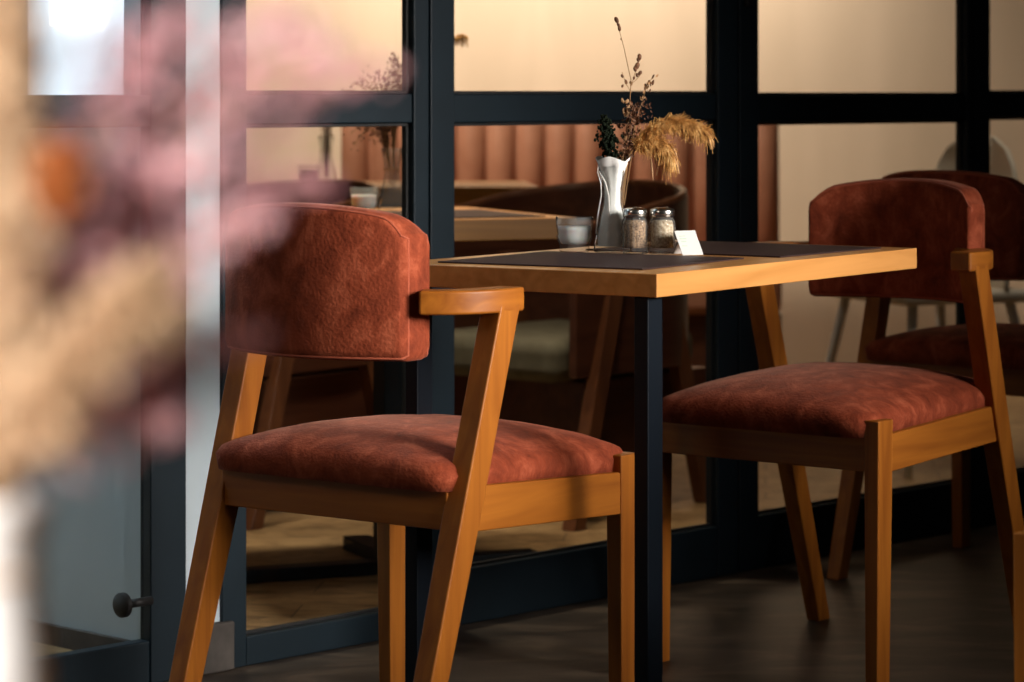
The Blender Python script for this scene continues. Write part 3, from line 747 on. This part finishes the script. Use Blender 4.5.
bm = bmesh.new(); ax = bez(vi(395, 190), vi(402, 120), vi(430, 60), vi(452, 40), 10); tube(bm, ax, .001, 6); link('stalk', bm, M['stem'], t)
plume(t, M['pampas'], bez(vi(440, 50), vi(450, 40), vi(456, 36), vi(465, 36), 8), 160, .016, .004, .022, .0006, 9)
# far table setting
fq = at(326, 182, qf.y+.2)
v2 = copy_tree(v_); v2.location = (fq.x, fq.y, zi); v2['label'] = 'glass vase with pale stalks on the farther inner table'
cq = at(309, 190, qf.y+.1)
c2_ = copy_tree(candle); c2_.location = (cq.x, cq.y, zi); c2_['label'] = 'candle glass on the farther inner table beside its vase'
t = empty('dried_bunch', (fq.x, fq.y, zi), label='short bunch of brown dried stalks in the farther inner vase', cat='dried flower')
bm = bmesh.new(); bb = bmesh.new()
for i in range(12):
    a_ = rnd.uniform(-.018, .018); h_ = rnd.uniform(.18, .27)
    tube(bm, [(a_*.3, 0, .02), (a_*.5, rnd.uniform(-.01, .01), .12), (a_-.004, 0, h_)], .0018, 5)
    for k in range(5): blob(bb, Vector((a_*(.6+.1*k)-.003, rnd.gauss(0, .005), h_-.012*k)), rnd.uniform(.0025, .0045), (1, 1, 1.6), 1)
link('stalk', bm, M['stem'], t); link('seed_heads', bb, M['tanleaf'], t)

# ------------------------------------------------------------------ foreground bouquet on the nearest table
DB = .92
nt = empty('side_table', (-.42, .88, 0), 0, label='near table carrying the blurred bouquet, just below the left of the view', cat='table')
bm = bmesh.new(); box(bm, -.35, .35, -.24, .24, ZT-.034, ZT); link('tabletop', bm, M['top'], nt, bevel=.002)
for sx in (-.3, .3):
    for sy in (-.2, .2):
        bm = bmesh.new(); box(bm, sx-.02, sx+.02, sy-.02, sy+.02, 0, ZT-.034); link('leg', bm, M['legmetal'], nt, bevel=.002)
vx = (-10-512)/F*DB
fv = empty('flower_vase', (vx, DB, ZT+.0003), label='blurred white vase at the lower left edge, closest to the camera', cat='vase')
bm = bmesh.new()
lathe(bm, [(0, 0), (.019, 0), (.0205, .003), (.0195, .05), (.0165, .085), (.0140, .108), (.0150, .118), (.0185, .128), (.0190, .131),
           (.0175, .131), (.0130, .117), (.0120, .108), (.0145, .085), (.0175, .05), (.0175, .006), (0, .005)], 40)
link('body', bm, M['paper'], fv, smooth=True)
bm = bmesh.new(); tube(bm, [(.0146*math.cos(a_), .0146*math.sin(a_), .107) for a_ in [i*2*math.pi/28 for i in range(28)]], .0016, 6, closed=True)
link('twine', bm, M['tan'], fv, smooth=True)
FB = Vector((vx, DB, ZT+.0003))
def fa(px, py, dy=0): return at(px, py, DB+dy)-FB
GF = 'flowers in the blurred foreground bouquet'
t = empty('dried_pampas', FB, kind='thing', label='tall cream pampas plume along the left edge, strongly blurred', cat='dried flower', group=GF)
bm = bmesh.new(); tube(bm, [fa(-40, 600), fa(2, 480), fa(6, 300)], .0015, 6); link('stalk', bm, M['stem'], t)
plume(t, M['cream_pampas'], bez(fa(-6, 490, -.04), fa(16, 350, -.04), fa(4, 180, -.04), fa(-6, -80, -.04), 24), 1600, .03, .0105, .004, .0008, 11)
t = empty('tan_flower', FB, label='large tan dried flower head low in the blurred foreground bouquet', cat='dried flower', group=GF)
bm = bmesh.new(); tube(bm, [fa(-40, 600), fa(20, 480), fa(70, 370)], .0015, 6); link('stalk', bm, M['stem'], t)
plume(t, M['tan'], bez(fa(34, 450, -.06), fa(55, 390, -.06), fa(90, 340, -.06), fa(140, 305, -.06), 14), 1300, .016, .0095, .003, .0009, 12)
t = empty('orange_flower', FB, label='blurred orange flower beside the cream plume at the upper left', cat='dried flower', group=GF)
bm = bmesh.new(); tube(bm, [fa(-40, 600), fa(20, 420), fa(56, 200)], .0012, 6); link('stalk', bm, M['stem'], t)
bm = bmesh.new()
for i in range(170):
    a_ = rnd.uniform(0, 6.28); r_ = rnd.random()**.5
    blob(bm, fa(62+26*r_*math.cos(a_), 180+40*r_*math.sin(a_), -.06+rnd.gauss(0, .004)), .0026, (1, 1, 1), 1)
link('blossom', bm, M['orange'], t)
sprays = [((335, 55), (240, 10), 'pink', 'pink spray reaching farthest right over the upper glass pane'),
          ((396, 72), (310, 15), 'thin', 'thin pink spray tip in the upper corner of the left glass pane'),
          ((300, 20), (200, 0), 'pink', 'pink spray over the upper left corner of the glass'),
          ((262, 218), (190, 215), 'pink', 'pink spray touching the top of the nearest chair back'),
          ((258, 338), (180, 330), 'thin', 'pink spray against the lower corner of the nearest chair back'),
          ((180, 420), (130, 370), 'pink', 'lowest drooping pink spray in front of the dark door post'),
          ((320, 180), (240, 160), 'thin', 'faint pink spray above the nearest chair back'),
          ((215, 90), (150, 90), 'pink', 'pink spray across the top of the white pier'),
          ((125, 40), (120, 130), 'mauve', 'mauve spray in front of the bright lobby window'),
          ((165, 175), (120, 190), 'mauve', 'mauve spray in the middle of the foreground bouquet'),
          ((150, 250), (110, 260), 'mauve', 'mauve spray just right of the orange flower'),
          ((180, 20), (150, 60), 'pink', 'upright pink spray in front of the dark door post'),
          ((210, 160), (150, 140), 'thin', 'pink spray crossing the middle of the white pier')]
for (ex_, ey_), (mx_, my_), kind, lab in sprays:
    dy = rnd.uniform(-.05, .06)
    t = empty('blossom_spray', FB, label='blurred '+lab, cat='dried flower', group=GF)
    pts = bez(fa(-40, 600), fa(0, 430), fa(mx_-30, my_+20, dy), fa(ex_, ey_, dy), 24)
    bm = bmesh.new(); tube(bm, pts, .0009, 5); link('stalk', bm, M['stem'], t)
    bm = bmesh.new(); wide = {'pink': 1.0, 'thin': .8, 'mauve': 1.7}[kind]; nn = {'pink': 12, 'thin': 8, 'mauve': 13}[kind]
    for k in range(12, 25):
        f = (k-12)/12; sp_ = (.0042+.0035*(1-f))*wide*(1.15-.5*f)
        for _ in range(nn):
            blob(bm, pts[k]+Vector((rnd.gauss(0, sp_), rnd.gauss(0, sp_), rnd.gauss(0, sp_))), rnd.uniform(.0010, .0021), (1, 1, 1), 1)
    link('blossoms', bm, M['mauve' if kind == 'mauve' else 'pink'], t)
